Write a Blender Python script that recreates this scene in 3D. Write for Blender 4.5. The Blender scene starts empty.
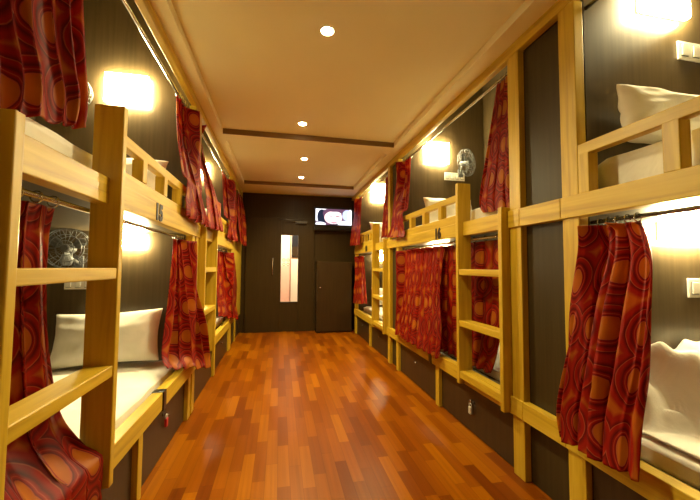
import bpy, bmesh, math, random
from mathutils import Vector, Matrix, noise as mnoise
random.seed(7)
S = bpy.context.scene
COL = S.collection
PI = math.pi

# ------------------------------------------------------------------ materials
def mat(name, rough=.5, spec=.5, color=None):
    m = bpy.data.materials.new(name); m.use_nodes = True
    b = m.node_tree.nodes['Principled BSDF']
    b.inputs['Roughness'].default_value = rough
    b.inputs['Specular IOR Level'].default_value = spec
    if color: b.inputs['Base Color'].default_value = (*color, 1)
    return m, m.node_tree.nodes, m.node_tree.links, b

def ramp(n, stops, interp='LINEAR'):
    r = n.new('ShaderNodeValToRGB'); cr = r.color_ramp; cr.interpolation = interp
    while len(cr.elements) < len(stops): cr.elements.new(.5)
    for e, (p, c) in zip(cr.elements, stops):
        e.position = p; e.color = (*c, 1)
    return r

def pine(name, scale):
    m, n, l, b = mat(name, .38, .45)
    tc = n.new('ShaderNodeTexCoord'); mp = n.new('ShaderNodeMapping'); mp.inputs['Scale'].default_value = scale
    oi = n.new('ShaderNodeObjectInfo')
    add = n.new('ShaderNodeVectorMath'); add.operation = 'ADD'
    mul = n.new('ShaderNodeVectorMath'); mul.operation = 'SCALE'
    comb = n.new('ShaderNodeCombineXYZ')
    for k in range(3): l.new(oi.outputs['Random'], comb.inputs[k])
    l.new(comb.outputs[0], mul.inputs[0]); mul.inputs['Scale'].default_value = 31
    l.new(tc.outputs['Object'], mp.inputs['Vector'])
    l.new(mp.outputs[0], add.inputs[0]); l.new(mul.outputs[0], add.inputs[1])
    nz = n.new('ShaderNodeTexNoise'); nz.inputs['Scale'].default_value = 1; nz.inputs['Detail'].default_value = 5; nz.inputs['Distortion'].default_value = .8
    l.new(add.outputs[0], nz.inputs['Vector'])
    r = ramp(n, [(.3, (.43, .262, .014)), (.5, (.57, .372, .022)), (.7, (.64, .44, .042))])
    l.new(nz.outputs['Fac'], r.inputs[0])
    # knots
    vo = n.new('ShaderNodeTexVoronoi'); vo.inputs['Scale'].default_value = .22
    l.new(add.outputs[0], vo.inputs['Vector'])
    kr = ramp(n, [(.0, (.3, .3, .3)), (.035, (.55, .5, .45)), (.06, (1, 1, 1))])
    l.new(vo.outputs['Distance'], kr.inputs[0])
    mx = n.new('ShaderNodeMixRGB'); mx.blend_type = 'MULTIPLY'; mx.inputs[0].default_value = .8
    l.new(r.outputs[0], mx.inputs[1]); l.new(kr.outputs[0], mx.inputs[2])
    l.new(mx.outputs[0], b.inputs['Base Color'])
    bp = n.new('ShaderNodeBump'); bp.inputs['Strength'].default_value = .06
    l.new(nz.outputs['Fac'], bp.inputs['Height']); l.new(bp.outputs[0], b.inputs['Normal'])
    return m
PINE_V = pine('pine_upright', (28, 28, 1.6))
PINE_H = pine('pine_lengthwise', (28, 1.6, 28))

def laminate(name, c0, c1, rough, spec=.4):
    m, n, l, b = mat(name, rough, spec)
    tc = n.new('ShaderNodeTexCoord'); mp = n.new('ShaderNodeMapping'); mp.inputs['Scale'].default_value = (45, 45, 1.8)
    nz = n.new('ShaderNodeTexNoise'); nz.inputs['Scale'].default_value = 1; nz.inputs['Detail'].default_value = 6
    l.new(tc.outputs['Object'], mp.inputs[0]); l.new(mp.outputs[0], nz.inputs['Vector'])
    r = ramp(n, [(.25, c0), (.8, c1)]); l.new(nz.outputs['Fac'], r.inputs[0]); l.new(r.outputs[0], b.inputs['Base Color'])
    return m
WENGE = laminate('wenge_laminate', (.062, .043, .020), (.098, .068, .033), .33)
WENGE_SHADED = laminate('shaded_wenge_laminate', (.036, .024, .008), (.060, .040, .014), .36, .2)  # partition laminate again, shade away from the bunk lamps put into its colour
DARKDOOR = laminate('dark_door_laminate', (.032, .018, .005), (.048, .028, .008), .36, .25)
BASEDARK = laminate('dark_base_laminate', (.034, .019, .007), (.056, .031, .011), .4)
CUPB = laminate('brown_cupboard_laminate', (.030, .016, .006), (.048, .026, .009), .3)

def plain(name, c, rough=.5, metal=0., spec=.5):
    m, n, l, b = mat(name, rough, spec, c); b.inputs['Metallic'].default_value = metal
    nz = n.new('ShaderNodeTexNoise'); nz.inputs['Scale'].default_value = 9
    mx = n.new('ShaderNodeMixRGB'); mx.blend_type = 'MULTIPLY'; mx.inputs[0].default_value = .12; mx.inputs[1].default_value = (*c, 1)
    l.new(nz.outputs['Fac'], mx.inputs[2]); l.new(mx.outputs[0], b.inputs['Base Color'])
    return m
CEIL = plain('ceiling_paint', (.93, .85, .52), .7)
BEAMEDGE = plain('brown_beam_edge', (.20, .11, .035), .5)
STEEL = plain('brushed_steel', (.62, .60, .56), .25, 1.)
DARKSTEEL = plain('dark_steel', (.10, .09, .08), .35, .8)
WHITEPLASTIC = plain('white_plastic', (.85, .82, .74), .35)
GREYPLASTIC = plain('grey_fan_plastic', (.13, .135, .14), .4)
PALEMETAL = plain('pale_zinc', (.55, .52, .44), .45)
BLACK = plain('black_plastic', (.012, .011, .012), .3)
REDTAG = plain('red_tag', (.5, .02, .03), .4)
DIGIT = plain('bunk_digit', (.02, .012, .008), .4)
PLASTER = plain('outer_plaster', (.5, .40, .28), .8)
HALL = plain('hall_cream_wall', (.85, .72, .52), .5)
HALLPINK = plain('hall_pink_tile', (.80, .50, .36), .35)
HALLMARK = plain('brown_etching', (.35, .18, .10), .5)

def linen(name, c, bump):
    m, n, l, b = mat(name, .85, .2)
    tc = n.new('ShaderNodeTexCoord'); nz = n.new('ShaderNodeTexNoise'); nz.inputs['Scale'].default_value = 7; nz.inputs['Detail'].default_value = 5
    nz.inputs['Distortion'].default_value = 1.2
    l.new(tc.outputs['Object'], nz.inputs['Vector'])
    r = ramp(n, [(.3, tuple(x*.93 for x in c)), (.7, c)]); l.new(nz.outputs['Fac'], r.inputs[0]); l.new(r.outputs[0], b.inputs['Base Color'])
    bp = n.new('ShaderNodeBump'); bp.inputs['Strength'].default_value = bump; bp.inputs['Distance'].default_value = .02
    l.new(nz.outputs['Fac'], bp.inputs['Height']); l.new(bp.outputs[0], b.inputs['Normal'])
    return m
LINEN = linen('white_bed_linen', (.90, .87, .78), .35)
LINEN2 = linen('white_pillow_linen', (.88, .84, .74), .2)

def curtain_mat():
    m, n, l, b = mat('red_ring_curtain', .45, .22)
    uv = n.new('ShaderNodeUVMap'); uv.uv_map = 'cloth'
    vo = n.new('ShaderNodeTexVoronoi'); vo.voronoi_dimensions = '2D'; vo.inputs['Scale'].default_value = 4.4; vo.inputs['Randomness'].default_value = .28
    nz = n.new('ShaderNodeTexNoise'); nz.inputs['Scale'].default_value = 14; nz.inputs['Detail'].default_value = 3
    l.new(uv.outputs[0], vo.inputs['Vector']); l.new(uv.outputs[0], nz.inputs['Vector'])
    ad = n.new('ShaderNodeMath'); ad.operation = 'MULTIPLY_ADD'; l.new(nz.outputs['Fac'], ad.inputs[0]); ad.inputs[1].default_value = .035
    l.new(vo.outputs['Distance'], ad.inputs[2])
    og = (.52, .155, .010); dr = (.12, .003, .001); rd = (.35, .010, .002); pk = (.47, .085, .035); mid = (.47, .115, .008)
    r = ramp(n, [(.0, og), (.225, (.45, .115, .008)), (.238, pk), (.25, dr), (.285, rd), (.295, pk), (.303, rd), (.345, dr), (.41, rd), (.44, rd), (.452, pk), (.465, dr), (.53, rd), (.585, (.34, .014, .003)), (.66, mid)])
    l.new(ad.outputs[0], r.inputs[0]); l.new(r.outputs[0], b.inputs['Base Color'])
    tr = n.new('ShaderNodeBsdfTranslucent'); l.new(r.outputs[0], tr.inputs['Color'])
    ms = n.new('ShaderNodeMixShader'); ms.inputs[0].default_value = .38
    l.new(b.outputs[0], ms.inputs[1]); l.new(tr.outputs[0], ms.inputs[2]); l.new(ms.outputs[0], n['Material Output'].inputs['Surface'])
    return m
CURT = curtain_mat()

def floor_mat():
    m, n, l, b = mat('strip_laminate_floor', .3, .10); b.inputs['Specular Tint'].default_value = (1, .72, .38, 1)
    tc = n.new('ShaderNodeTexCoord'); sp = n.new('ShaderNodeSeparateXYZ'); l.new(tc.outputs['Object'], sp.inputs[0])
    def math_(op, a, bb=None):
        x = n.new('ShaderNodeMath'); x.operation = op
        for k, v in enumerate((a, bb)):
            if v is None: continue
            if isinstance(v, (int, float)): x.inputs[k].default_value = v
            else: l.new(v, x.inputs[k])
        return x.outputs[0]
    xs = math_('MULTIPLY', sp.outputs[0], 1/.072); row = math_('FLOOR', xs)
    w1 = n.new('ShaderNodeTexWhiteNoise'); w1.noise_dimensions = '1D'; l.new(row, w1.inputs['W'])
    ys = math_('ADD', math_('MULTIPLY', sp.outputs[1], 1/.46), math_('MULTIPLY', w1.outputs[0], 17.3)); seg = math_('FLOOR', ys)
    cb = n.new('ShaderNodeCombineXYZ'); l.new(row, cb.inputs[0]); l.new(seg, cb.inputs[1])
    w2 = n.new('ShaderNodeTexWhiteNoise'); w2.noise_dimensions = '2D'; l.new(cb.outputs[0], w2.inputs['Vector'])
    r = ramp(n, [(0, (.145, .031, .0006)), (.3, (.20, .048, .0006)), (.6, (.245, .065, .0008)), (.85, (.29, .086, .001)), (1, (.335, .108, .001))])
    l.new(w2.outputs[0], r.inputs[0])
    mp = n.new('ShaderNodeMapping'); mp.inputs['Scale'].default_value = (48, 1.6, 1); l.new(tc.outputs['Object'], mp.inputs[0])
    ad = n.new('ShaderNodeVectorMath'); ad.operation = 'ADD'; l.new(mp.outputs[0], ad.inputs[0]); l.new(w2.outputs[1], ad.inputs[1])
    nz = n.new('ShaderNodeTexNoise'); nz.inputs['Scale'].default_value = 1; nz.inputs['Detail'].default_value = 5; l.new(ad.outputs[0], nz.inputs['Vector'])
    gr = ramp(n, [(.25, (.80, .77, .74)), (.7, (1.06, 1.05, 1.04))]); l.new(nz.outputs['Fac'], gr.inputs[0])
    mx = n.new('ShaderNodeMixRGB'); mx.blend_type = 'MULTIPLY'; mx.inputs[0].default_value = 1
    l.new(r.outputs[0], mx.inputs[1]); l.new(gr.outputs[0], mx.inputs[2])
    fx = math_('FRACT', xs); fy = math_('FRACT', ys)
    edge = math_('MINIMUM', math_('MINIMUM', fx, math_('SUBTRACT', 1, fx)), math_('MULTIPLY', math_('MINIMUM', fy, math_('SUBTRACT', 1, fy)), 6))
    er = ramp(n, [(0, (.55, .5, .45)), (.03, (1, 1, 1))]); l.new(edge, er.inputs[0])
    m2 = n.new('ShaderNodeMixRGB'); m2.blend_type = 'MULTIPLY'; m2.inputs[0].default_value = .8
    l.new(mx.outputs[0], m2.inputs[1]); l.new(er.outputs[0], m2.inputs[2])
    l.new(m2.outputs[0], b.inputs['Base Color'])
    rr = n.new('ShaderNodeMapRange'); rr.inputs['To Min'].default_value = .27; rr.inputs['To Max'].default_value = .40
    l.new(nz.outputs['Fac'], rr.inputs['Value']); l.new(rr.outputs[0], b.inputs['Roughness'])
    return m
FLOOR = floor_mat()

def emit(name, c, s):
    m = bpy.data.materials.new(name); m.use_nodes = True; n = m.node_tree.nodes; n.clear()
    e = n.new('ShaderNodeEmission'); o = n.new('ShaderNodeOutputMaterial'); e.inputs[0].default_value = (*c, 1); e.inputs[1].default_value = s
    m.node_tree.links.new(e.outputs[0], o.inputs[0]); return m
LAMP = emit('lamp_diffuser', (1, .85, .45), 105)
LAMPLOW = emit('lower_lamp_diffuser', (1, .85, .45), 100)
DOWN = emit('downlight_lens', (1, .82, .48), 60)
TVC = {k: emit('screen_' + k, c, s) for k, c, s in (
    ('white', (.86, .88, 1), 1.0), ('skin', (.95, .62, .62), .95), ('pale', (1, .84, .85), 1.0), ('blue', (.45, .52, .85), .9),
    ('dark', (.02, .025, .05), .6), ('purple', (.16, .07, .13), .6), ('lip', (.75, .30, .36), .8), ('brow', (.35, .18, .22), .6))}
def glass_mat():
    m, n, l, b = mat('clear_glass', .03, .5, (.97, .95, .90))
    b.inputs['Transmission Weight'].default_value = 1; b.inputs['IOR'].default_value = 1.05
    return m
GLASS = glass_mat()

# ------------------------------------------------------------------ mesh helpers
class MB:
    def __init__(s): s.v = []; s.f = []; s.uv = None; s.mi = []; s.cur = 0
    def add(s, vs, fs):
        o = len(s.v); s.v += [tuple(v) for v in vs]; s.f += [tuple(i + o for i in f) for f in fs]; s.mi += [s.cur]*len(fs); return s
    def box(s, x0, x1, y0, y1, z0, z1):
        x0, x1 = min(x0, x1), max(x0, x1); y0, y1 = min(y0, y1), max(y0, y1); z0, z1 = min(z0, z1), max(z0, z1)
        return s.add([(x0,y0,z0),(x1,y0,z0),(x1,y1,z0),(x0,y1,z0),(x0,y0,z1),(x1,y0,z1),(x1,y1,z1),(x0,y1,z1)],
                     [(0,3,2,1),(4,5,6,7),(0,1,5,4),(1,2,6,5),(2,3,7,6),(3,0,4,7)])
    def tube(s, pts, r, k=10, caps=True):
        pts = [Vector(p) for p in pts]; rs = r if isinstance(r, (list, tuple)) else [r]*len(pts); vs = []; fs = []; n = len(pts)
        for i, p in enumerate(pts):
            t = (pts[min(i+1, n-1)] - pts[max(i-1, 0)]).normalized(); a = t.orthogonal().normalized() if abs(t.z) > .99 else t.cross(Vector((0,0,1))).normalized(); b = t.cross(a)
            for j in range(k):
                w = 2*PI*j/k; vs.append(p + rs[i]*(math.cos(w)*a + math.sin(w)*b))
        for i in range(n-1):
            for j in range(k):
                fs.append((i*k+j, i*k+(j+1) % k, (i+1)*k+(j+1) % k, (i+1)*k+j))
        if caps: fs.append(tuple(range(k))[::-1]); fs.append(tuple((n-1)*k+j for j in range(k)))
        return s.add(vs, fs)
    def torus(s, c, nrm, R, r, k=28, q=6):
        c = Vector(c); nrm = Vector(nrm).normalized(); a = nrm.orthogonal().normalized(); b = nrm.cross(a); vs = []; fs = []
        for i in range(k):
            w = 2*PI*i/k; d = math.cos(w)*a + math.sin(w)*b
            for j in range(q):
                u = 2*PI*j/q; vs.append(c + (R + r*math.cos(u))*d + r*math.sin(u)*nrm)
        for i in range(k):
            for j in range(q):
                fs.append((i*q+j, ((i+1) % k)*q+j, ((i+1) % k)*q+(j+1) % q, i*q+(j+1) % q))
        return s.add(vs, fs)
    def disc(s, c, rx, rz, k=24):
        c = Vector(c); return s.add([c + Vector((rx*math.cos(2*PI*j/k), 0, rz*math.sin(2*PI*j/k))) for j in range(k)], [tuple(range(k))])

def link(name, mb, mats, parent=None, origin=None, bevel=0, smooth=False, subsurf=0, sharp=False):
    if not isinstance(mats, (list, tuple)): mats = [mats]
    if origin is None:
        if parent is not None: origin = parent['_o'] if '_o' in parent else (0, 0, 0)
        else:
            xs = [v[0] for v in mb.v]; ys = [v[1] for v in mb.v]; zs = [v[2] for v in mb.v]
            origin = ((min(xs)+max(xs))/2, (min(ys)+max(ys))/2, min(zs))
    o_ = Vector(origin)
    me = bpy.data.meshes.new(name); me.from_pydata([tuple(Vector(v) - o_) for v in mb.v], [], mb.f); 
    for m in mats: me.materials.append(m)
    for p, i in zip(me.polygons, mb.mi): p.material_index = i
    if mb.uv:
        ul = me.uv_layers.new(name='cloth')
        for lp in me.loops: ul.data[lp.index].uv = mb.uv[lp.vertex_index]
    bm = bmesh.new(); bm.from_mesh(me); bmesh.ops.recalc_face_normals(bm, faces=bm.faces); bm.to_mesh(me); bm.free()
    if smooth:
        for p in me.polygons: p.use_smooth = True
    ob = bpy.data.objects.new(name, me); COL.objects.link(ob)
    if parent is None: ob.location = o_
    else: ob.parent = parent
    ob['_o'] = list(o_)
    if bevel:
        md = ob.modifiers.new('bevel', 'BEVEL'); md.width = bevel; md.segments = 2; md.limit_method = 'ANGLE'
    if subsurf:
        md = ob.modifiers.new('subdivision', 'SUBSURF'); md.levels = subsurf; md.render_levels = subsurf
    return ob
def tag(o, label, cat, group=None):
    o['label'] = label; o['category'] = cat
    if group: o['group'] = group
    return o
def empty(name, loc, parent=None):
    o = bpy.data.objects.new(name, None); COL.objects.link(o); o.empty_display_size = .05
    if parent is None: o.location = loc; o['_o'] = list(loc)
    else: o.parent = parent; o['_o'] = list(parent['_o'])
    return o
def struct(name, mb, m, bevel=0):
    o = link(name, mb, m, bevel=bevel); o['kind'] = 'structure'; return o

# ------------------------------------------------------------------ main dimensions
RX, LX = 1.43, -.71           # fronts of the bunk rows
RW, LW = 2.62, -1.88          # outer side walls
Y0, Y1 = -1.6, 6.78           # wall behind the camera, door wall
CZ = 2.68
# ------------------------------------------------------------------ setting
struct('floor', MB().box(LW-.1, RW+.1, Y0-.1, Y1+2.2, -.1, 0), FLOOR)
struct('wall_left', MB().box(LW-.1, LW, Y0, Y1+.1, 0, 3.80), WENGE)
struct('wall_right', MB().box(RW, RW+.1, Y0, Y1+.1, 0, 3.80), WENGE)
struct('wall_front', MB().box(LW-.1, RW+.1, Y0-.1, Y0, 0, 3.80), PLASTER)
c = MB()
z0, z1, z2 = CZ, 2.735, 3.80
c.box(LX, LX+.09, Y0, Y1, z0, z2); c.box(RX-.12, RX, Y0, Y1, z0, z2)
recess = [(-1.3, 3.80), (4.02, 6.05)]
ys = [Y0] + [v for r in recess for v in r] + [Y1]
for a, b in zip(ys[0::2], ys[1::2]): c.box(LX+.09, RX-.12, a, b, z0, z2)
for a, b in recess: c.box(LX+.09, RX-.12, a, b, z1, z2)
c.box(LW-.1, LX, Y0, Y1, 3.74, z2); c.box(RX, RW+.1, Y0, Y1, 3.74, z2)
struct('ceiling', c, CEIL)
for n_, y_e in (('trim_5', 3.80), ('trim_6', 6.05)): struct(n_, MB().box(LX+.09, RX-.12, y_e-.012, y_e, 2.678, 2.735), BEAMEDGE)
struct('trim_1', MB().box(RX, RX+.045, Y0, Y1-.02, 2.612, 3.73), PINE_H, .004)
struct('trim_2', MB().box(LX-.045, LX, Y0, Y1-.02, 2.612, 3.73), PINE_H, .004)
# back wall around the door's tall glass strip
DX0, DX1 = -.62, .66
b = MB().box(LW-.1, DX0, Y1, Y1+.12, 0, 3.80); b.box(DX1, RW+.1, Y1, Y1+.12, 0, 3.80); b.box(DX0, DX1, Y1, Y1+.12, 2.2, 3.80)
struct('wall_back', b, DARKDOOR)
GX0, GX1, GZ0, GZ1 = .03, .355, .575, 1.87
d = MB(); yd0, yd1 = Y1-.04, Y1-.0005
d.box(DX0-.01, GX0, yd0, yd1, .001, 2.21); d.box(GX1, DX1+.01, yd0, yd1, .001, 2.21)
d.box(GX0, GX1, yd0, yd1, .001, GZ0); d.box(GX0, GX1, yd0, yd1, GZ1, 2.21)
door = struct('door_1', d, DARKDOOR, .003)
link('glass_pane', MB().box(GX0, GX1, Y1-.022, Y1-.016, GZ0, GZ1), GLASS, door)
g = MB(); w_ = .012
g.box(GX0-w_, GX0, yd0-.008, yd0, GZ0-w_, GZ1+w_); g.box(GX1, GX1+w_, yd0-.008, yd0, GZ0-w_, GZ1+w_)
g.box(GX0, GX1, yd0-.008, yd0, GZ0-w_, GZ0); g.box(GX0, GX1, yd0-.008, yd0, GZ1, GZ1+w_)
link('glazing_bead', g, DARKDOOR, door, bevel=.002)
h = MB().tube([(-.125, yd0, 1.09), (-.125, yd0-.045, 1.10), (-.125, yd0-.045, 1.41), (-.125, yd0, 1.42)], .010)
link('door_handle', h, STEEL, door, smooth=True)
k = MB().box(.30, .52, yd0-.05, yd0, 2.10, 2.15); k.tube([(.40, yd0-.055, 2.155), (.10, yd0-.10, 2.165), (-.02, yd0-.02, 2.17)], .007)
link('door_closer', k, DARKSTEEL, door, bevel=.004)
for zc in (1.30, 1.385):    # etched squares on the glass
    for xc in (.085, .165):
        e = MB(); s_ = .03
        for q in range(4):
            a0, a1 = PI/2*q, PI/2*(q+1)
            e.tube([(xc+s_*math.cos(a0), Y1-.026, zc+s_*math.sin(a0)), (xc+s_*math.cos(a1), Y1-.026, zc+s_*math.sin(a1))], .006, 6)
        link('etched_diamond', e, HALLMARK, door)
# hallway seen through the glass
hb = MB().box(-1.2, 2.2, Y1+1.9, Y1+2.0, 0, 3.80)
struct('wall_hall', hb, HALL)
struct('wall_hall_side', MB().box(-1.3, -1.2, Y1+.12, Y1+2.0, 0, 3.80), HALL)
struct('wall_hall_end', MB().box(2.2, 2.3, Y1+.12, Y1+2.0, 0, 3.80), HALL)
struct('ceiling_hall', MB().box(-1.3, 2.3, Y1+.12, Y1+2.0, 2.95, 3.0), HALL)
struct('trim_3', MB().box(-1.2, .258, Y1+1.885, Y1+1.9, 0, 1.28), HALLPINK, .002)
struct('trim_4', MB().box(.258, .285, Y1+1.86, Y1+1.9, 0, 2.6), HALLMARK, .002)
hf = empty('notice_board', (.42, Y1+1.88, 1.6)); tag(hf, 'small dark framed board seen high through the door glass', 'notice board')
link('board_frame', MB().box(.30, .55, Y1+1.87, Y1+1.899, 1.50, 2.05), BLACK, hf, bevel=.004)
link('board_sheet', MB().box(.315, .535, Y1+1.866, Y1+1.871, 1.52, 1.76), CUPB, hf)

# ------------------------------------------------------------------ bunks
def text_mesh(name, body, size, loc, rot, parent):
    cu = bpy.data.curves.new('tmp', 'FONT'); cu.body = body; cu.size = size; cu.extrude = .002; cu.offset = .007
    cu.align_x = 'CENTER'; cu.align_y = 'CENTER'
    t = bpy.data.objects.new('tmp', cu); COL.objects.link(t)
    bpy.context.view_layer.update()
    me = bpy.data.meshes.new_from_object(t.evaluated_get(bpy.context.evaluated_depsgraph_get()))
    bpy.data.objects.remove(t); bpy.data.curves.remove(cu)
    o = bpy.data.objects.new(name, me); COL.objects.link(o); me.materials.clear(); me.materials.append(DIGIT)
    me.transform(Matrix.Translation(Vector(loc) - Vector(parent['_o'])) @ rot); o.parent = parent; return o

def bunk(side, y0, y1, base_posts, label, ladder=None, number=None, near_post=.09, far_post=.09, locks=(), latches=(), tall='far', guard=True, low_board=True):
    F = RX if side > 0 else LX; W = RW if side > 0 else LW
    X = lambda d: F + side*d
    D = abs(W - F) - .012
    root = empty('bunk_bed', (X(D/2), (y0+y1)/2, 0)); tag(root, label, 'bunk bed', 'built in pine bunks along the dormitory aisle')
    L = lambda n, m, mt, bv=.004, **k: link(n, m, mt, root, bevel=bv, **k)
    a, e = y0-near_post, y1+far_post
    L('post', MB().box(X(0), X(.055), a, y0, 0, 2.61), PINE_V); L('post', MB().box(X(0), X(.055), y1, e, 0, 2.61), PINE_V)
    L('bed_rail', MB().box(X(-.012), X(.05), a, e, .355, .462), PINE_H)
    L('upper_rail', MB().box(X(-.012), X(.05), a, e, 1.505, 1.615), PINE_H)
    L('bed_deck', MB().box(X(.055), X(D), y0, y1, .40, .43), WENGE, 0)
    L('upper_deck', MB().box(X(.055), X(D), y0, y1, 1.52, 1.56), WENGE, 0)
    L('partition', MB().box(X(.06), X(D), y1, y1+.03, 0, 3.68), WENGE, 0)
    L('partition', MB().box(X(.06), X(D), y0-.03, y0, 0, 3.68), WENGE, 0)
    L('top_panel', MB().box(X(.05), X(D), a, e, 3.682, 3.73), WENGE, 0)
    # base: storage doors between short posts
    cuts = [a] + [v for p in base_posts for v in p] + [e]
    for p in base_posts: L('base_post', MB().box(X(0), X(.04), p[0], p[1], 0, .354), PINE_V)
    edges = sorted([y0] + [q for p in base_posts for q in p] + [y1])
    for p, q in zip(edges[0::2], edges[1::2]):
        dr = L('storage_door', MB().box(X(.028), X(.05), p+.004, q-.004, .006, .35), BASEDARK, .002)
        ky = (p+q)/2
        link('knob', MB().tube([(X(.028), ky, .24), (X(.010), ky, .24), (X(.006), ky, .24)], [.006, .009, .006], 10), STEEL, dr, smooth=True)
    for (ly, lz, col) in locks:
        lk = L('hasp', MB().box(X(.022), X(.029), ly-.03, ly+.035, lz-.008, lz+.010), DARKSTEEL, .002)
        m_ = MB().torus((X(.010), ly, lz-.022), (1, 0, 0), .016, .0035, 18, 6)
        link('shackle', m_, PALEMETAL, lk, smooth=True)
        link('padlock', MB().box(X(.001), X(.018), ly-.017, ly+.017, lz-.085, lz-.032), PALEMETAL if col == 's' else REDTAG, lk, bevel=.004)
    for ly in latches: L('rail_latch', MB().box(X(-.020), X(.052), ly-.028, ly+.028, .35, .468), BLACK, .004)
    # rods
    for z in (1.478, 2.575):
        L('curtain_rod', MB().tube([(X(.075), y0, z), (X(.075), y1, z)], .010, 10), STEEL, 0, smooth=True)
    # guard
    gy0 = y0
    if ladder: gy0 = ladder[1]+.04
    if guard:
        L('guard_rail', MB().box(X(0), X(.045), gy0, y1, 1.805, 1.86), PINE_H)
        if low_board: L('guard_board', MB().box(X(.004), X(.04), gy0, y1, 1.616, 1.69), PINE_H)
        n = max(2, round((y1-gy0)/.37)); 
        for i in range(n+1):
            yc = gy0 + .03 + (y1-gy0-.06)*i/n
            L('guard_post', MB().box(X(.0), X(.056), yc-.03, yc+.03, 1.691 if low_board else 1.616, 1.81), PINE_V)
    if ladder:
        ld = empty('ladder', (0, 0, 0), root); s0, s1 = ladder; f = -.058; bk = .056
        for (p, top) in ((s0, 1.64), (s1, 1.925)):
            link('stile', MB().box(X(f), X(bk), p, p+.036, .36, top), PINE_V, ld, bevel=.004)
        for z in (1.195, .80):
            link('rung', MB().box(X(f+.004), X(.045), s0+.036, s1, z, z+.046), PINE_H, ld, bevel=.004)
        if side > 0: link('rung', MB().box(X(f+.004), X(-.014), s0+.036, s1, .405, .46), PINE_H, ld, bevel=.004)
    if number:
        rot = Matrix.Rotation(PI/2, 4, 'X')
        rot = Matrix.Rotation(-PI/2 if side > 0 else PI/2, 4, 'Z') @ rot
        text_mesh('bunk_number', number[0], .125, (X(-.014), number[1], 1.56), rot, root)
    return root

bunk(-1, .93, 3.03, [(2.03, 2.09)], 'pine bunk nearest on the left, with the big ladder in the foreground', (.985, 1.572), ('15', 2.17), far_post=.08,
     locks=[(2.52, .27, 'r')], latches=[2.38])
bunk(-1, 3.24, 5.35, [(4.16, 4.22)], 'pine bunk farther down the left row, its ladder behind the draped curtains', (3.26, 3.83), None)
bunk(1, -.55, 1.39, [(.45, .52)], 'pine bunk nearest on the right, white duvet heaped on its lower bed', None, None, far_post=.10, low_board=False)
bunk(1, 1.90, 3.97, [(2.90, 2.97)], 'middle right pine bunk with closed red curtains and a ladder', (1.905, 2.44), ('16', 2.88), near_post=.10, far_post=.08,
     locks=[(2.40, .23, 's')], latches=[3.05])
bunk(1, 4.38, 6.33, [(5.28, 5.35)], 'pine bunk at the far end of the right row, next to the television wall', (4.40, 4.95), ('18', 5.5), near_post=.08)

def gap_panel(side, y0, y1, label):
    F = RX if side > 0 else LX; X = lambda d: F + side*d
    root = empty('filler_panel', (X(.03), (y0+y1)/2, 0)); tag(root, label, 'panel')
    link('dark_panel', MB().box(X(.04), X(.058), y0+.001, y1-.001, .003, 2.60), WENGE_SHADED, root)
    link('cross_rail', MB().box(X(-.012), X(.036), y0+.001, y1-.001, .355, .462), PINE_H, root, bevel=.004)
    link('cross_rail', MB().box(X(-.012), X(.036), y0+.001, y1-.001, 1.505, 1.615), PINE_H, root, bevel=.004)
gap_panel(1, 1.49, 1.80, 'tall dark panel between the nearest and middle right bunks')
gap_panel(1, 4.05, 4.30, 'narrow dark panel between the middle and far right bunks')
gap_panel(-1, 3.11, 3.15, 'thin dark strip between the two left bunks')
ep = empty('end_panel', (LX-.03, 6.1, 0)); tag(ep, 'pine end panel past the last left bunk, beside the dark door', 'panel')
link('board', MB().box(LX, LX-.04, 5.445, 6.74, .36, 2.605), PINE_V, ep, bevel=.004)
link('base_board', MB().box(LX-.025, LX-.05, 5.445, 6.74, .004, .357), BASEDARK, ep)
for p in (5.45, 6.0): link('base_post', MB().box(LX, LX-.022, p, p+.07, .004, .357), PINE_V, ep, bevel=.003)

# ------------------------------------------------------------------ bedding
def mattress(side, y0, y1, z, d0, label, group, sheet=True):
    F = RX if side > 0 else LX; W = RW if side > 0 else LW
    xa, xb = F + side*d0, W - side*.03
    x0, x1 = min(xa, xb), max(xa, xb)
    zb = z[0]; zt = z[1]
    nx, ny, nz = 20, 40, 4
    m = MB(); idx = {}
    def P(i, j, k):
        key = (i, j, k)
        if key in idx: return idx[key]
        u, v, w = i/nx, j/ny, k/nz
        x = x0 + (x1-x0)*u; y = y0 + (y1-y0)*v; zz = zb + (zt-zb)*w
        # round the upper edges, soft wrinkles on the sheet
        r = .035
        ex = min(x-x0, x1-x); ey = min(y-y0, y1-y)
        if k == nz: zz -= .018*max(0, 1-ex/r) + .018*max(0, 1-ey/r)
        if k > 0:
            q = mnoise.noise(Vector((x*5, y*3.2, zz*4)))*.007 + mnoise.noise(Vector((x*13, y*9, zz*9+3)))*.003
            zz += q - .004
            if ex < 1e-6: x += mnoise.noise(Vector((7, y*7, zz*11)))*.010*(1 if x > (x0+x1)/2 else -1)*.6
        idx[key] = len(m.v); m.v.append((x, y, zz)); return idx[key]
    def F4(*q): m.f.append(tuple(P(*a) for a in q)); m.mi.append(0)
    for i in range(nx):
        for j in range(ny):
            F4((i,j,nz),(i+1,j,nz),(i+1,j+1,nz),(i,j+1,nz)); F4((i,j,0),(i,j+1,0),(i+1,j+1,0),(i+1,j,0))
    for k in range(nz):
        for i in range(nx):
            F4((i,0,k),(i+1,0,k),(i+1,0,k+1),(i,0,k+1)); F4((i,ny,k),(i,ny,k+1),(i+1,ny,k+1),(i+1,ny,k))
        for j in range(ny):
            F4((0,j,k),(0,j,k+1),(0,j+1,k+1),(0,j+1,k)); F4((nx,j,k),(nx,j+1,k),(nx,j+1,k+1),(nx,j,k+1))
    return tag(link('mattress', m, LINEN, smooth=True), label, 'mattress', group)

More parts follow.
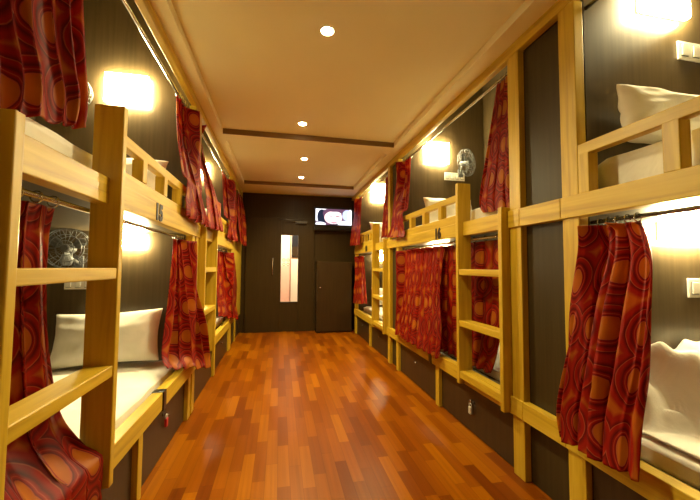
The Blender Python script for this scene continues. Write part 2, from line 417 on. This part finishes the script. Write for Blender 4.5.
ML, MU = (.432, .525), (1.562, 1.745)
gm = 'sheeted mattresses on the bunks'
mattress(-1, .98, 3.01, (.432, .51), .062, 'white sheeted mattress on the nearest left lower bunk', gm)
mattress(-1, .98, 3.01, MU, .085, 'white sheeted mattress on the nearest left upper bunk', gm)
mattress(-1, 3.30, 5.33, ML, .085, 'white sheeted mattress on the far left lower bunk', gm)
mattress(-1, 3.30, 5.33, MU, .085, 'white sheeted mattress on the far left upper bunk', gm)
mattress(1, -.5, 1.37, (.432, .52), .11, 'white sheeted mattress under the heaped duvet at lower right', gm)
mattress(1, -.5, 1.37, (1.562, 1.80), .10, 'white sheeted mattress behind the guard rail at upper right', gm)
mattress(1, 1.95, 3.95, (.432, .52), .15, 'white sheeted mattress behind the closed red curtains, middle right bunk', gm)
mattress(1, 1.95, 3.95, MU, .10, 'white sheeted mattress on the middle right upper bunk', gm)
mattress(1, 4.43, 6.31, (.432, .52), .15, 'white sheeted mattress on the far right lower bunk', gm)
mattress(1, 4.43, 6.31, MU, .10, 'white sheeted mattress on the far right upper bunk', gm)

def pillow(c, w, h, t, tilt, yaw, label, seed=0, sag=.0, roll=0):
    """upright pillow: width along X, height along Z, leaning back by tilt about its lower edge"""
    nu, nv = 28, 20; m = MB(); R = Matrix.Rotation(yaw, 4, 'Z') @ Matrix.Rotation(-tilt, 4, 'X') @ Matrix.Rotation(roll, 4, 'Y')
    def prof(u, v): return max(0, (1-abs(u)**3.2)*(1-abs(v)**3.2))**.55
    rows = {}
    for s in (1, -1):
        for i in range(nu+1):
            for j in range(nv+1):
                u, v = 2*i/nu-1, 2*j/nv-1
                if s < 0 and (i in (0, nu) or j in (0, nv)): rows[(s,i,j)] = rows[(1,i,j)]; continue
                x = w/2*u*(1-.07*(1-abs(v)**2.)); z = h/2*v*(1-.09*(1-abs(u)**2.)) - sag*(1-abs(u))*(v > 0)*v*.5
                wr = mnoise.noise(Vector((u*2.2+seed, v*2.2, s*3)))*.022 + mnoise.noise(Vector((u*5+seed*2, v*4, s*5)))*.009
                y = -s*(t/2*prof(u, v) + wr*min(1, 3*prof(u, v)))
                rows[(s,i,j)] = len(m.v); m.v.append(tuple(Vector(c) + R @ Vector((x, y, z + h/2))))
        for i in range(nu):
            for j in range(nv):
                q = (rows[(s,i,j)], rows[(s,i+1,j)], rows[(s,i+1,j+1)], rows[(s,i,j+1)])
                m.f.append(q if s > 0 else q[::-1]); m.mi.append(0)
    return tag(link('pillow', m, LINEN2, smooth=True, subsurf=1), label, 'pillow', 'white pillows propped at the bunk heads')

pillow((-1.225, 2.80, .522), .74, .41, .20, .30, 0, 'white pillow propped up on the nearest left lower bunk', 1, roll=-.05)
pillow((-1.22, 2.80, 1.755), .70, .36, .18, .35, 0, 'white pillow on the nearest left upper bunk, behind its guard rail', 2)
pillow((-1.23, 5.15, .535), .66, .36, .18, .3, 0, 'white pillow on the far left lower bunk, behind the ladder', 3)
pillow((-1.23, 5.15, 1.755), .66, .36, .18, .3, 0, 'white pillow on the far left upper bunk', 4)
pillow((1.88, 1.225, 1.82), .74, .29, .17, .16, 0, 'white pillow leaning behind the guard rail at upper right', 5, roll=.06)
pillow((2.02, 3.72, 1.755), .66, .38, .18, .33, 0, 'white pillow on the middle right upper bunk, below the wall lamp', 6)
pillow((1.96, 6.10, 1.755), .62, .38, .18, .3, 0, 'white pillow on the far right upper bunk', 7)
pillow((2.0, 6.10, .535), .62, .36, .18, .3, 0, 'white pillow on the far right lower bunk', 8)

# heaped duvet on the nearest right lower bunk
def duvet():
    m = MB(); nx, ny = 100, 64; x0, x1, y0, y1 = 1.59, 2.50, 1.00, 1.372; zt = .527
    def st(a, b, v):
        v = max(0, min(1, (v-a)/(b-a))); return v*v*(3-2*v)
    top = {}
    for i in range(nx+1):
        for j in range(ny+1):
            x = x0+(x1-x0)*i/nx; y = y0+(y1-y0)*j/ny
            A = .23*st(1.595, 1.69, x)*st(1.215, 1.33, y)*(1-.35*st(1.70, 1.80, x))
            e = 1.715 + .35*(1.37-y)
            B = (.355+.02*math.sin(x*9))*st(e, e+.10, x)*st(1.05, 1.24, y)*(1-st(2.36, 2.5, x))
            dl = ((x-1.62)*.13 + (y-1.335)*.20)/.2385
            flap = .085*math.exp(-(dl/.032)**2)*st(1.60, 1.65, x)*(1-st(1.78, 1.90, x))
            fold = .030*math.sin(26*(x+.5*y))*st(1.6, 1.8, x)*st(1.1, 1.3, y) + .018*math.sin(41*(x-.9*y)+1)
            nz = .020*mnoise.noise(Vector((x*7, y*7, 1))) + .016*mnoise.noise(Vector((x*16+2, y*15, 4)))
            h = max(A, B, flap); f = min(1, h/.12)
            hgt = max(.004, h + (fold*.55+nz)*f)
            top[i,j] = len(m.v); m.v.append((x, y, zt+hgt))
    o = len(m.v)
    m.v += [(v[0], v[1], zt-.004) for v in m.v]
    for i in range(nx):
        for j in range(ny):
            a = top[i,j]; b_ = top[i+1,j]; c_ = top[i+1,j+1]; d_ = top[i,j+1]
            m.f.append((a,b_,c_,d_)); m.f.append((d_+o,c_+o,b_+o,a+o))
    for i in range(nx):
        for j in (0, ny):
            a, b_ = top[i,j], top[i+1,j]; m.f.append((a,a+o,b_+o,b_))
    for j in range(ny):
        for i in (0, nx):
            a, b_ = top[i,j], top[i,j+1]; m.f.append((a,b_,b_+o,a+o))
    m.mi = [0]*len(m.f)
    return tag(link('duvet', m, LINEN, smooth=True), 'white duvet heaped in a crumpled mound on the lower right bed', 'duvet')
duvet()

# ------------------------------------------------------------------ curtains
POSTS = {1: [(1.39, 1.49), (1.80, 1.90), (3.97, 4.05), (4.30, 4.38), (6.33, 6.42)], -1: [(.84, .93), (3.03, 3.11), (3.11, 3.24), (5.35, 5.44), (5.44, 6.75)]}
STILES = {1: [(1.905, 1.941, 1.64), (2.44, 2.476, 1.925), (4.40, 4.436, 1.64), (4.95, 4.986, 1.925)], -1: [(.985, 1.021, 1.64), (1.572, 1.608, 1.925), (3.26, 3.296, 1.64), (3.83, 3.866, 1.925)]}
def clear_of_frame(x, y, z, side, outside):
    """keep cloth out of the woodwork: in front of it (outside) or behind it"""
    F = RX if side > 0 else LX; d = side*(x-F)
    def front(lim): 
        return lim + .25*(d-lim) if d < lim else lim - .012*(.5+.5*math.tanh((d-lim)*20))
    wt = 0
    for a, b in POSTS[side]:
        if outside:
            q = max(a-y, y-b, 0); k = max(0, min(1, 1-(q-.015)/.09)); wt = max(wt, k*k*(3-2*k))
        elif a-.015 < y < b+.015 and -.03 < d < .07: d = .085
    bands = [(.345, .475), (1.495, 1.625)] + ([(1.62, 1.87)] if outside else [])
    for a, b in bands:
        if outside:
            q = max(a-z, z-b, 0); k = max(0, min(1, 1-(q-.012)/.06)); wt = max(wt, k*k*(3-2*k)) if d < .06 or z < .5 or z > 1.6 else wt
        elif a-.012 < z < b+.012 and -.03 < d < .07: d = .085
    if outside and d > -.030: d = d + (front(-.030)-d)*wt
    for a, b, top in STILES[side]:
        if a-.012 < y < b+.012 and z < top+.02 and -.075 < d < .07: d = -.078 if outside else .075
    return F + side*d
def curtain(rows, folds, width, label, zt=None, ring_z=None, seed=0, nrm=1, outside=True):
    rows = [list(r) for r in rows]
    nu, nv = folds*14, 48
    def smooth_lerp(t):
        n = len(rows)-1; p = t*n; i = min(int(p), n-1); f = p-i
        p0, p1, p2, p3 = rows[max(i-1, 0)], rows[i], rows[i+1], rows[min(i+2, n)]
        out = []
        for a, b, c_, d_ in zip(p0, p1, p2, p3):
            out.append(b + .5*f*((c_-a) + f*((2*a-5*b+4*c_-d_) + f*(3*(b-c_)+d_-a))))
        return out
    m = MB(); m.uv = []; acc = 0; prev = None
    for j in range(nv+1):
        t = j/nv; r = smooth_lerp(t)
        mid = (r[2]+r[5])/2
        if prev is not None: acc += abs(prev-mid)
        prev = mid
        for i in range(nu+1):
            s = i/nu
            ph = 2*PI*folds*(s + .035*math.sin(2*PI*s*1.7+seed) + .02*math.sin(5*t+seed+3*s))
            env = math.sin(PI*min(1, max(0, s*12)) / 2)*1.0
            amp = r[6]*(.72+.28*math.sin(seed*3+s*9))
            w = math.sin(ph) + .34*math.sin(2*ph+1.1+t*2+seed) + .10*math.sin(5*ph+seed+4*t) + .25*math.sin(.5*ph+seed*2+t*1.5)
            x = r[0]+(r[3]-r[0])*s + nrm*amp*w*.75
            dy = (r[4]-r[1])/max(1, folds)
            y = r[1]+(r[4]-r[1])*s + dy*.22*math.sin(ph*1+1.7)*math.sin(PI*s)
            z = r[2]+(r[5]-r[2])*s + (.006*w if t > .93 else 0)
            m.v.append((clear_of_frame(x, y, z, 1 if x > .3 else -1, outside), y, z)); m.uv.append((s*width + seed*1.37, acc + seed*.71))
    for j in range(nv):
        for i in range(nu):
            a = j*(nu+1)+i; m.f.append((a, a+1, a+nu+2, a+nu+1)); m.mi.append(0)
    o = link('curtain', m, CURT, smooth=True)
    sd = o.modifiers.new('cloth_thickness', 'SOLIDIFY'); sd.thickness = .003
    tag(o, label, 'curtain', 'red ring patterned bunk curtains')
    if ring_z is not None:
        r = rows[0]; n = max(4, folds)
        for i in range(n):
            s = (i+.5)/n
            link('curtain_ring', MB().torus((ring_z[0], r[1]+(r[4]-r[1])*s, ring_z[1]), (0, 1, 0), .0185, .003, 14, 5), STEEL, o, smooth=True)
    return o
UP, LO = 2.553, 1.456
RR, LR = RX+.075, LX-.075
CURTAINS = {
    'RC1': [
        (1.505, 1.365, LO, 1.505, 1.15, LO, 0.02),
        (1.47, 1.368, 1.315, 1.47, 1.083, 1.304, 0.03),
        (1.42, 1.42, 1.046, 1.43, 1.06, 1.10, 0.045),
        (1.37, 1.445, 0.763, 1.39, 1.057, 0.84, 0.045),
        (1.35, 1.469, 0.56, 1.37, 1.075, 0.64, 0.03),
        (1.335, 1.445, 0.435, 1.34, 1.07, 0.455, 0.03),
    ],
    'RC2': [
        (1.50, 2.12, UP, 1.50, 1.93, UP, 0.02),
        (1.49, 2.15, 2.34, 1.49, 1.94, 2.32, 0.025),
        (1.48, 2.22, 2.03, 1.48, 1.95, 1.972, 0.03),
        (1.485, 2.33, 1.772, 1.485, 1.95, 1.72, 0.025),
        (1.485, 2.31, 1.67, 1.485, 1.95, 1.64, 0.025),
    ],
    'RC3a': [
        (1.495, 3.95, LO, 1.495, 2.90, LO, 0.02),
        (1.46, 3.94, 0.971, 1.46, 2.907, 1.048, 0.025),
        (1.42, 3.95, 0.672, 1.42, 2.832, 0.742, 0.025),
        (1.375, 3.98, 0.462, 1.370, 2.784, 0.462, 0.028),
    ],
    'RC3b': [
        (1.53, 3.10, LO, 1.53, 2.05, LO, 0.015),
        (1.535, 3.10, 0.946, 1.535, 2.10, 1.00, 0.014),
        (1.535, 3.10, 0.63, 1.535, 2.19, 0.66, 0.014),
        (1.535, 3.08, 0.475, 1.535, 2.28, 0.475, 0.012),
    ],
    'RC4a': [
        (1.495, 3.95, UP, 1.495, 3.72, UP, 0.02),
        (1.49, 3.95, 2.265, 1.49, 3.73, 2.20, 0.025),
        (1.44, 4.10, 1.891, 1.46, 3.72, 1.84, 0.03),
        (1.375, 4.20, 1.64, 1.375, 3.64, 1.60, 0.025),
    ],
    'RC4b': [
        (1.50, 4.706, UP, 1.50, 4.45, UP, 0.015),
        (1.49, 4.769, 2.171, 1.49, 4.45, 2.129, 0.02),
        (1.49, 4.90, 1.70, 1.49, 4.46, 1.68, 0.025),
    ],
    'RC5': [
        (1.46, 6.32, UP, 1.47, 6.02, UP, 0.015),
        (1.38, 6.38, 2.166, 1.42, 5.9, 2.13, 0.02),
        (1.31, 6.34, 1.66, 1.36, 5.715, 1.64, 0.025),
    ],
    'RC6': [
        (1.48, 6.30, LO, 1.48, 5.899, LO, 0.015),
        (1.4, 6.271, 0.919, 1.44, 5.635, 0.952, 0.03),
        (1.34, 6.249, 0.58, 1.37, 5.232, 0.68, 0.025),
    ],
    'RC7': [
        (1.51, 4.75, LO, 1.51, 4.46, LO, 0.015),
        (1.535, 4.874, 0.843, 1.535, 4.47, 0.88, 0.014),
        (1.535, 5.00, 0.48, 1.535, 4.48, 0.48, 0.014),
    ],
    'LC1': [
        (-0.785, 0.96, UP, -0.785, 1.42, UP, 0.025),
        (-0.78, 0.97, 2.2, -0.78, 1.44, 2.22, 0.03),
        (-0.78, 1.00, 1.95, -0.78, 1.48, 2.05, 0.03),
        (-0.775, 1.05, 1.81, -0.77, 1.505, 1.90, 0.03),
        (-0.775, 1.06, 1.68, -0.765, 1.49, 1.785, 0.02),
    ],
    'LC2': [
        (-0.80, 1.08, LO, -0.80, 1.42, LO, 0.015),
        (-0.81, 1.08, 1.34, -0.81, 1.425, 1.34, 0.02),
        (-0.815, 1.07, 1.12, -0.815, 1.456, 1.085, 0.025),
        (-0.815, 1.06, 0.90, -0.815, 1.504, 0.853, 0.025),
        (-0.80, 1.04, 0.70, -0.80, 1.545, 0.66, 0.02),
        (-0.71, 1.035, 0.53, -0.71, 1.555, 0.50, 0.015),
        (-0.673, 1.03, 0.34, -0.673, 1.56, 0.33, 0.006),
    ],
    'LC3': [
        (-0.785, 2.74, UP, -0.785, 3.00, UP, 0.02),
        (-0.77, 2.73, 2.25, -0.76, 3.02, 2.25, 0.022),
        (-0.72, 2.68, 1.95, -0.68, 3.12, 1.95, 0.025),
        (-0.67, 2.64, 1.70, -0.63, 3.20, 1.70, 0.025),
        (-0.665, 2.64, 1.616, -0.62, 3.21, 1.60, 0.025),
    ],
    'LC4': [
        (-0.785, 3.27, UP, -0.785, 3.52, UP, 0.015),
        (-0.775, 3.33, 2.35, -0.775, 3.75, 2.35, 0.02),
        (-0.70, 3.36, 2.00, -0.69, 3.90, 2.02, 0.022),
        (-0.64, 3.25, 1.66, -0.61, 3.90, 1.68, 0.02),
        (-0.64, 3.23, 1.60, -0.61, 3.90, 1.63, 0.02),
    ],
    'LC5a': [
        (-0.785, 4.828, UP, -0.785, 5.30, UP, 0.015),
        (-0.755, 4.861, 2.05, -0.73, 5.60, 2.10, 0.025),
        (-0.68, 4.694, 1.62, -0.63, 5.60, 1.63, 0.03),
    ],
    'LC5b': [
        (-0.685, 5.65, 2.44, -0.67, 6.25, 2.46, 0.012),
        (-0.665, 5.66, 2.071, -0.62, 6.42, 2.085, 0.02),
        (-0.63, 5.66, 1.625, -0.59, 6.42, 1.623, 0.025),
    ],
    'LC6': [
        (-0.785, 2.78, LO, -0.785, 3.005, LO, 0.02),
        (-0.79, 2.74, 1.09, -0.70, 3.05, 1.06, 0.025),
        (-0.79, 2.663, 0.80, -0.64, 3.16, 0.76, 0.035),
        (-0.78, 2.57, 0.626, -0.61, 3.24, 0.50, 0.03),
        (-0.72, 2.503, 0.565, -0.585, 3.20, 0.365, 0.025),
    ],
    'LC7': [
        (-0.785, 4.719, LO, -0.785, 5.33, LO, 0.015),
        (-0.77, 4.601, 0.95, -0.72, 5.80, 0.96, 0.03),
        (-0.70, 4.447, 0.64, -0.63, 5.765, 0.40, 0.03),
    ],
}
r_lo, r_up, l_lo, l_up = (RR, 1.474), (RR, 2.571), (LR, 1.474), (LR, 2.571)
curtain(CURTAINS['RC1'], 5, .85, 'red ring curtain at the nearest right lower bunk, beside the heaped duvet', ring_z=r_lo, seed=1.0)
curtain(CURTAINS['RC2'], 4, .75, 'red curtain on the middle right upper bunk, beside the tall dark panel', ring_z=r_up, seed=2.3, outside=False)
curtain(CURTAINS['RC3a'], 11, 2.1, 'wide closed red curtain on the middle right lower bunk, left of its ladder', ring_z=r_lo, seed=3.1)
curtain(CURTAINS['RC3b'], 7, 1.2, 'closed red curtain showing through the ladder of the middle right bunk', ring_z=r_lo, seed=4.7, outside=False)
curtain(CURTAINS['RC4a'], 4, .8, 'red curtain bunched at the far end of the middle right upper bunk', ring_z=r_up, seed=5.2)
curtain(CURTAINS['RC4b'], 3, .6, 'red curtain bunched at the near end of the far right upper bunk', ring_z=r_up, seed=6.6, outside=False)
curtain(CURTAINS['RC5'], 3, .7, 'red curtain hanging at upper right next to the television', ring_z=r_up, seed=7.4)
curtain(CURTAINS['RC6'], 3, .8, 'red curtain on the far right lower bunk, beside the dark cupboard', ring_z=r_lo, seed=8.8)
curtain(CURTAINS['RC7'], 3, .6, 'dark red curtain behind the ladder of the far right bunk', ring_z=r_lo, seed=9.5, outside=False)
curtain(CURTAINS['LC1'], 5, .95, 'large red curtain hanging at the top left corner, nearest upper bunk', ring_z=l_up, seed=10.2, outside=False)
curtain(CURTAINS['LC2'], 4, .85, 'red ring curtain behind the foreground ladder at lower left', ring_z=l_lo, seed=11.9)
curtain(CURTAINS['LC3'], 4, .8, 'red curtain at the far end of the nearest left upper bunk', ring_z=l_up, seed=12.1)
curtain(CURTAINS['LC4'], 3, .7, 'red curtain at the near end of the far left upper bunk', ring_z=l_up, seed=13.6)
curtain(CURTAINS['LC5a'], 3, .9, 'red curtain at the far end of the far left upper bunk', ring_z=l_up, seed=14.4)
curtain(CURTAINS['LC5b'], 3, .8, 'red curtain hanging last on the left, right against the dark door wall', seed=15.7)
curtain(CURTAINS['LC6'], 4, .9, 'red curtain draped over the foot rail past the left lower pillow', ring_z=l_lo, seed=16.3)
curtain(CURTAINS['LC7'], 4, 1.1, 'red curtain on the far left lower bunk, nearest to the door', ring_z=l_lo, seed=17.8)
hk = empty('curtain_hook_rail', (LX+.03, 6.0, 2.47)); tag(hk, 'short metal rod holding the last curtain on the left', 'curtain rod')
link('rod', MB().tube([(-.675, 5.6, 2.462), (-.675, 6.35, 2.462)], .010, 10), STEEL, hk, smooth=True)
for y in (5.62, 6.33): link('bracket', MB().box(LX+.001, -.67, y-.01, y+.01, 2.452, 2.472), STEEL, hk)

# ------------------------------------------------------------------ lamps, fans, switches
def wall_lamp(x, y, z, label, w=.25, h=.20):
    r = empty('wall_lamp', (x, y, z)); tag(r, label, 'wall lamp', 'square glowing wall lamps in the bunks')
    link('backplate', MB().box(x-w/2+.012, x+w/2-.012, y-.016, y-.001, z-h/2+.012, z+h/2-.012), WHITEPLASTIC, r, bevel=.004)
    link('diffuser', MB().box(x-w/2, x+w/2, y-.05, y-.016, z-h/2, z+h/2), LAMPLOW if z < 2 else LAMP, r, bevel=.012)
wall_lamp(-1.235, 3.03, 2.68, 'glowing lamp high over the nearest left upper bunk', .32, .24)
wall_lamp(-1.185, 3.03, 1.447, 'glowing lamp over the pillow of the nearest left lower bunk', .25, .125)
wall_lamp(-1.20, 5.35, 2.66, 'glowing lamp in the far left upper bunk', .30, .24)
wall_lamp(-1.20, 5.35, 1.447, 'glowing lamp in the far left lower bunk', .25, .125)
wall_lamp(1.97, 1.39, 2.69, 'glowing lamp at the top right corner, nearest right upper bunk', .32, .20)
wall_lamp(2.08, 1.39, 1.447, 'glowing lamp over the heaped duvet, nearest right lower bunk', .38, .125)
wall_lamp(1.94, 3.97, 2.71, 'glowing lamp beside the small fan in the middle right upper bunk', .31, .27)
wall_lamp(1.95, 3.97, 1.447, 'glowing lamp behind the closed curtains of the middle right lower bunk', .25, .125)
wall_lamp(1.86, 6.33, 2.70, 'glowing lamp in the far right upper bunk', .28, .36)
wall_lamp(1.92, 6.33, 1.447, 'glowing lamp in the far right lower bunk', .25, .125)

def fan(x, y, z, yaw, label, R=.135):
    """y: partition face; the fan stands off it on a bracket and faces the camera"""
    r = empty('wall_fan', (x, y, z)); tag(r, label, 'fan', 'small grey wall fans in the bunks')
    M_ = Matrix.Translation((x, y-.16, z)) @ Matrix.Rotation(yaw, 4, 'Z')
    T = lambda p: tuple(M_ @ Vector(p)); nv = (M_.to_3x3() @ Vector((0, -1, 0)))
    cg = MB()
    for rr, yy in ((R, 0), (R*.97, -.025), (R*.66, -.04), (R*.36, -.045), (R*.97, .025), (R*.6, .04)): cg.torus(T((0, yy, 0)), nv, rr, .0028, 32, 5)
    for i in range(20):
        a = 2*PI*i/20; ca, sa = math.cos(a), math.sin(a)
        cg.tube([T((.03*ca, -.045, .03*sa)), T((R*.66*ca, -.04, R*.66*sa)), T((R*.97*ca, -.025, R*.97*sa)), T((R*ca, 0, R*sa)), T((R*.97*ca, .025, R*.97*sa)), T((R*.6*ca, .04, R*.6*sa))], .0016, 5)
    link('cage', cg, GREYPLASTIC, r, smooth=True)
    for q in range(3):
        m = MB(); a0 = 2*PI*q/3 + .5; vs = []; n = 8
        for i in range(n+1):
            for j in range(5):
                rad = .028 + (R*.86-.028)*i/n; wd = .75*math.sin(PI*(.18+.72*i/n)); a = a0 + (j/4-.5)*wd*1.25
                vs.append(T((rad*math.cos(a), .014*(j/2-1), rad*math.sin(a))))
        m.add(vs, [(i*5+j, i*5+j+1, (i+1)*5+j+1, (i+1)*5+j) for i in range(n) for j in range(4)])
        bl = link('blade', m, GREYPLASTIC, r, smooth=True)
        sd = bl.modifiers.new('thickness', 'SOLIDIFY'); sd.thickness = .002
    link('hub', MB().tube([T((0, -.052, 0)), T((0, -.046, 0)), T((0, .02, 0)), T((0, .075, 0))], [.020, .030, .032, .036], 20), GREYPLASTIC, r, bevel=.003)
    bk = MB().tube([T((0, .06, 0)), T((0, .075, -.07)), (x, y-.02, z-.10)], .011, 8); bk.box(x-.035, x+.035, y-.02, y-.001, z-.15, z-.05)
    link('bracket', bk, GREYPLASTIC, r, bevel=.003)
fan(-1.53, 3.03, 1.375, .15, 'small round fan on the dark wall of the nearest left lower bunk', .15)
fan(-1.56, 3.03, 2.56, .15, 'small fan beside the high lamp of the nearest left upper bunk')
fan(2.27, 3.97, 2.57, .5, 'small grey fan above the switch plate, middle right upper bunk', .17)
fan(2.44, 1.39, 2.55, -.1, 'small fan by the switch plate at the top right edge', .14)

def switch(x0, x1, y, z0, z1, n, label):
    r = empty('switch_plate', ((x0+x1)/2, y, z0)); tag(r, label, 'switch plate', 'white switch plates in the bunks')
    link('plate', MB().box(x0, x1, y-.012, y-.001, z0, z1), WHITEPLASTIC, r, bevel=.003)
    w = (x1-x0)/n
    for i in range(n):
        cx = x0+w*(i+.5); s = link('rocker', MB().box(cx-w*.28, cx+w*.28, y-.019, y-.012, z0+(z1-z0)*.2, z1-(z1-z0)*.2), WHITEPLASTIC, r, bevel=.003)
        link('seam', MB().box(cx-w*.31, cx+w*.31, y-.0135, y-.0122, z0+(z1-z0)*.16, z1-(z1-z0)*.16), GREYPLASTIC, s)
switch(2.085, 2.40, 1.39, 2.385, 2.485, 4, 'white switch plate below the top right lamp')
switch(2.085, 2.40, 1.39, 1.105, 1.205, 4, 'white switch plate above the heaped duvet')
switch(-1.62, -1.43, 3.03, 1.065, 1.15, 3, 'white switch plate below the round fan, nearest left lower bunk')
switch(2.05, 2.33, 3.97, 2.375, 2.475, 4, 'white switch plate under the grey fan, middle right upper bunk')

def downlight(x, y, label, power=85):
    r = empty('downlight', (x, y, 2.735)); tag(r, label, 'downlight', 'recessed ceiling downlights')
    link('rim', MB().torus((x, y, 2.734), (0, 0, 1), .042, .006, 24, 6), WHITEPLASTIC, r, smooth=True)
    m = MB(); k = 20; m.tube([(x, y, 2.727), (x, y, 2.7345)], .036, k)
    link('lens', m, DOWN, r)
    li = bpy.data.lights.new('downlight_beam', 'SPOT'); li.energy = power; li.color = (1, .82, .42); li.spot_size = math.radians(150); li.spot_blend = .9; li.shadow_soft_size = .035
    lo = bpy.data.objects.new('downlight_beam', li); COL.objects.link(lo); lo.parent = r; lo.location = (0, 0, -.02)
downlight(.27, 2.05, 'lit ceiling downlight nearest the viewer, at the top of the photo', 60)
downlight(.21, 3.48, 'lit ceiling downlight just before the ceiling beam')
downlight(.31, 4.63, 'lit ceiling downlight just past the ceiling beam')
downlight(.33, 5.61, 'lit ceiling downlight closest to the door')
# hall lamp
hl = bpy.data.lights.new('hall_lamp', 'AREA'); hl.energy = 75; hl.color = (1, .9, .72); hl.size = .6
ho = bpy.data.objects.new('hall_lamp', hl); COL.objects.link(ho); ho.location = (.4, Y1+1.0, 2.9)

# ------------------------------------------------------------------ television, cupboard
cb = empty('cupboard', (1.06, 6.65, 0)); tag(cb, 'low dark brown cupboard at the far right, under the television', 'cupboard')
link('body', MB().box(.70, 1.40, 6.52, Y1-.002, .004, 1.36), DARKDOOR, cb, bevel=.004)
cd = link('cupboard_door', MB().box(.715, 1.385, 6.498, 6.519, .03, 1.345), CUPB, cb, bevel=.003)
link('knob', MB().tube([(.765, 6.498, .86), (.765, 6.475, .86), (.765, 6.468, .86)], [.007, .013, .009], 12), STEEL, cd, smooth=True)

tx, tz, ty = 1.045, 2.215, 6.66
tv = empty('television', (tx, Y1, tz)); tag(tv, 'flat television glowing on the dark wall near the door', 'television')
link('casing', MB().box(tx-.39, tx+.39, ty, ty+.05, tz-.235, tz+.235), BLACK, tv, bevel=.006)
link('wall_bracket', MB().box(tx-.12, tx+.12, ty+.05, Y1-.001, tz-.12, tz+.12), DARKSTEEL, tv)
sc = link('screen', MB().box(tx-.37, tx+.37, ty-.004, ty, tz-.212, tz+.212), BLACK, tv)
p = MB(); keys = list(TVC); y_ = [ty-.005]
def blob(k, x, z, rx, rz):
    p.cur = keys.index(k); y_[0] -= .0004
    n = 24; vs = []
    for j in range(n):
        a = 2*PI*j/n
        vs.append((min(tx+.362, max(tx-.362, tx+x+rx*math.cos(a))), y_[0], min(tz+.19, max(tz-.125, tz+z+rz*math.sin(a)))))
    p.add(vs, [tuple(range(n))])
p.cur = keys.index('purple'); p.add([(tx-.362, ty-.005, tz-.125), (tx+.362, ty-.005, tz-.125), (tx+.362, ty-.005, tz+.19), (tx-.362, ty-.005, tz+.19)], [(0,1,2,3)])
blob('white', -.33, .10, .10, .16); blob('white', -.17, .20, .12, .03); blob('dark', -.24, .03, .09, .15)
blob('blue', .27, .07, .10, .11); blob('white', .33, .06, .05, .13)
blob('white', -.27, -.12, .11, .05); blob('white', .20, -.12, .20, .08); blob('white', .33, -.10, .14, .07)
blob('dark', 0, -.14, .10, .06); blob('purple', -.02, .10, .20, .12)
blob('skin', -.01, .02, .18, .13); blob('pale', -.05, -.01, .11, .07); blob('pale', .02, .09, .13, .05); blob('purple', 0, .17, .16, .035)
blob('brow', -.06, .05, .05, .012); blob('brow', .07, .05, .05, .012); blob('skin', .0, .0, .02, .04); blob('lip', 0, -.075, .06, .02); blob('dark', 0, -.125, .05, .02)
link('picture', p, [TVC[k] for k in keys], sc)

# ------------------------------------------------------------------ world, camera, colour
w = bpy.data.worlds.new('night'); S.world = w; w.use_nodes = True
w.node_tree.nodes['Background'].inputs[0].default_value = (.02, .015, .01, 1); w.node_tree.nodes['Background'].inputs[1].default_value = .3
cam = bpy.data.cameras.new('camera'); cam.sensor_width = 36; cam.lens = 340/700*36; cam.clip_start = .02
co = bpy.data.objects.new('camera', cam); COL.objects.link(co); S.camera = co
r_ = Vector((0.9791098954874541, -0.20321110708272017, 0.0070041785215516515)); u_ = Vector((-0.01720615874274167, -0.04848069616633447, 0.9986759084911115)); f_ = Vector((0.202602469530522, 0.977933979396075, 0.05096441192333232))
mm = Matrix.Identity(4)
for i in range(3): mm[i][0] = r_[i]; mm[i][1] = u_[i]; mm[i][2] = -f_[i]
mm[0][3], mm[1][3], mm[2][3] = 0, 0, 1.25
co.matrix_world = mm
for o in bpy.data.objects:
    if '_o' in o: del o['_o']
vs = S.view_settings; vs.view_transform = 'Standard'; vs.look = 'None'; vs.gamma = 1; vs.exposure = 1.15; vs.use_curve_mapping = False
S.cycles.use_denoising = True
S.cycles.max_bounces = 8; S.cycles.diffuse_bounces = 5; S.cycles.sample_clamp_indirect = 4
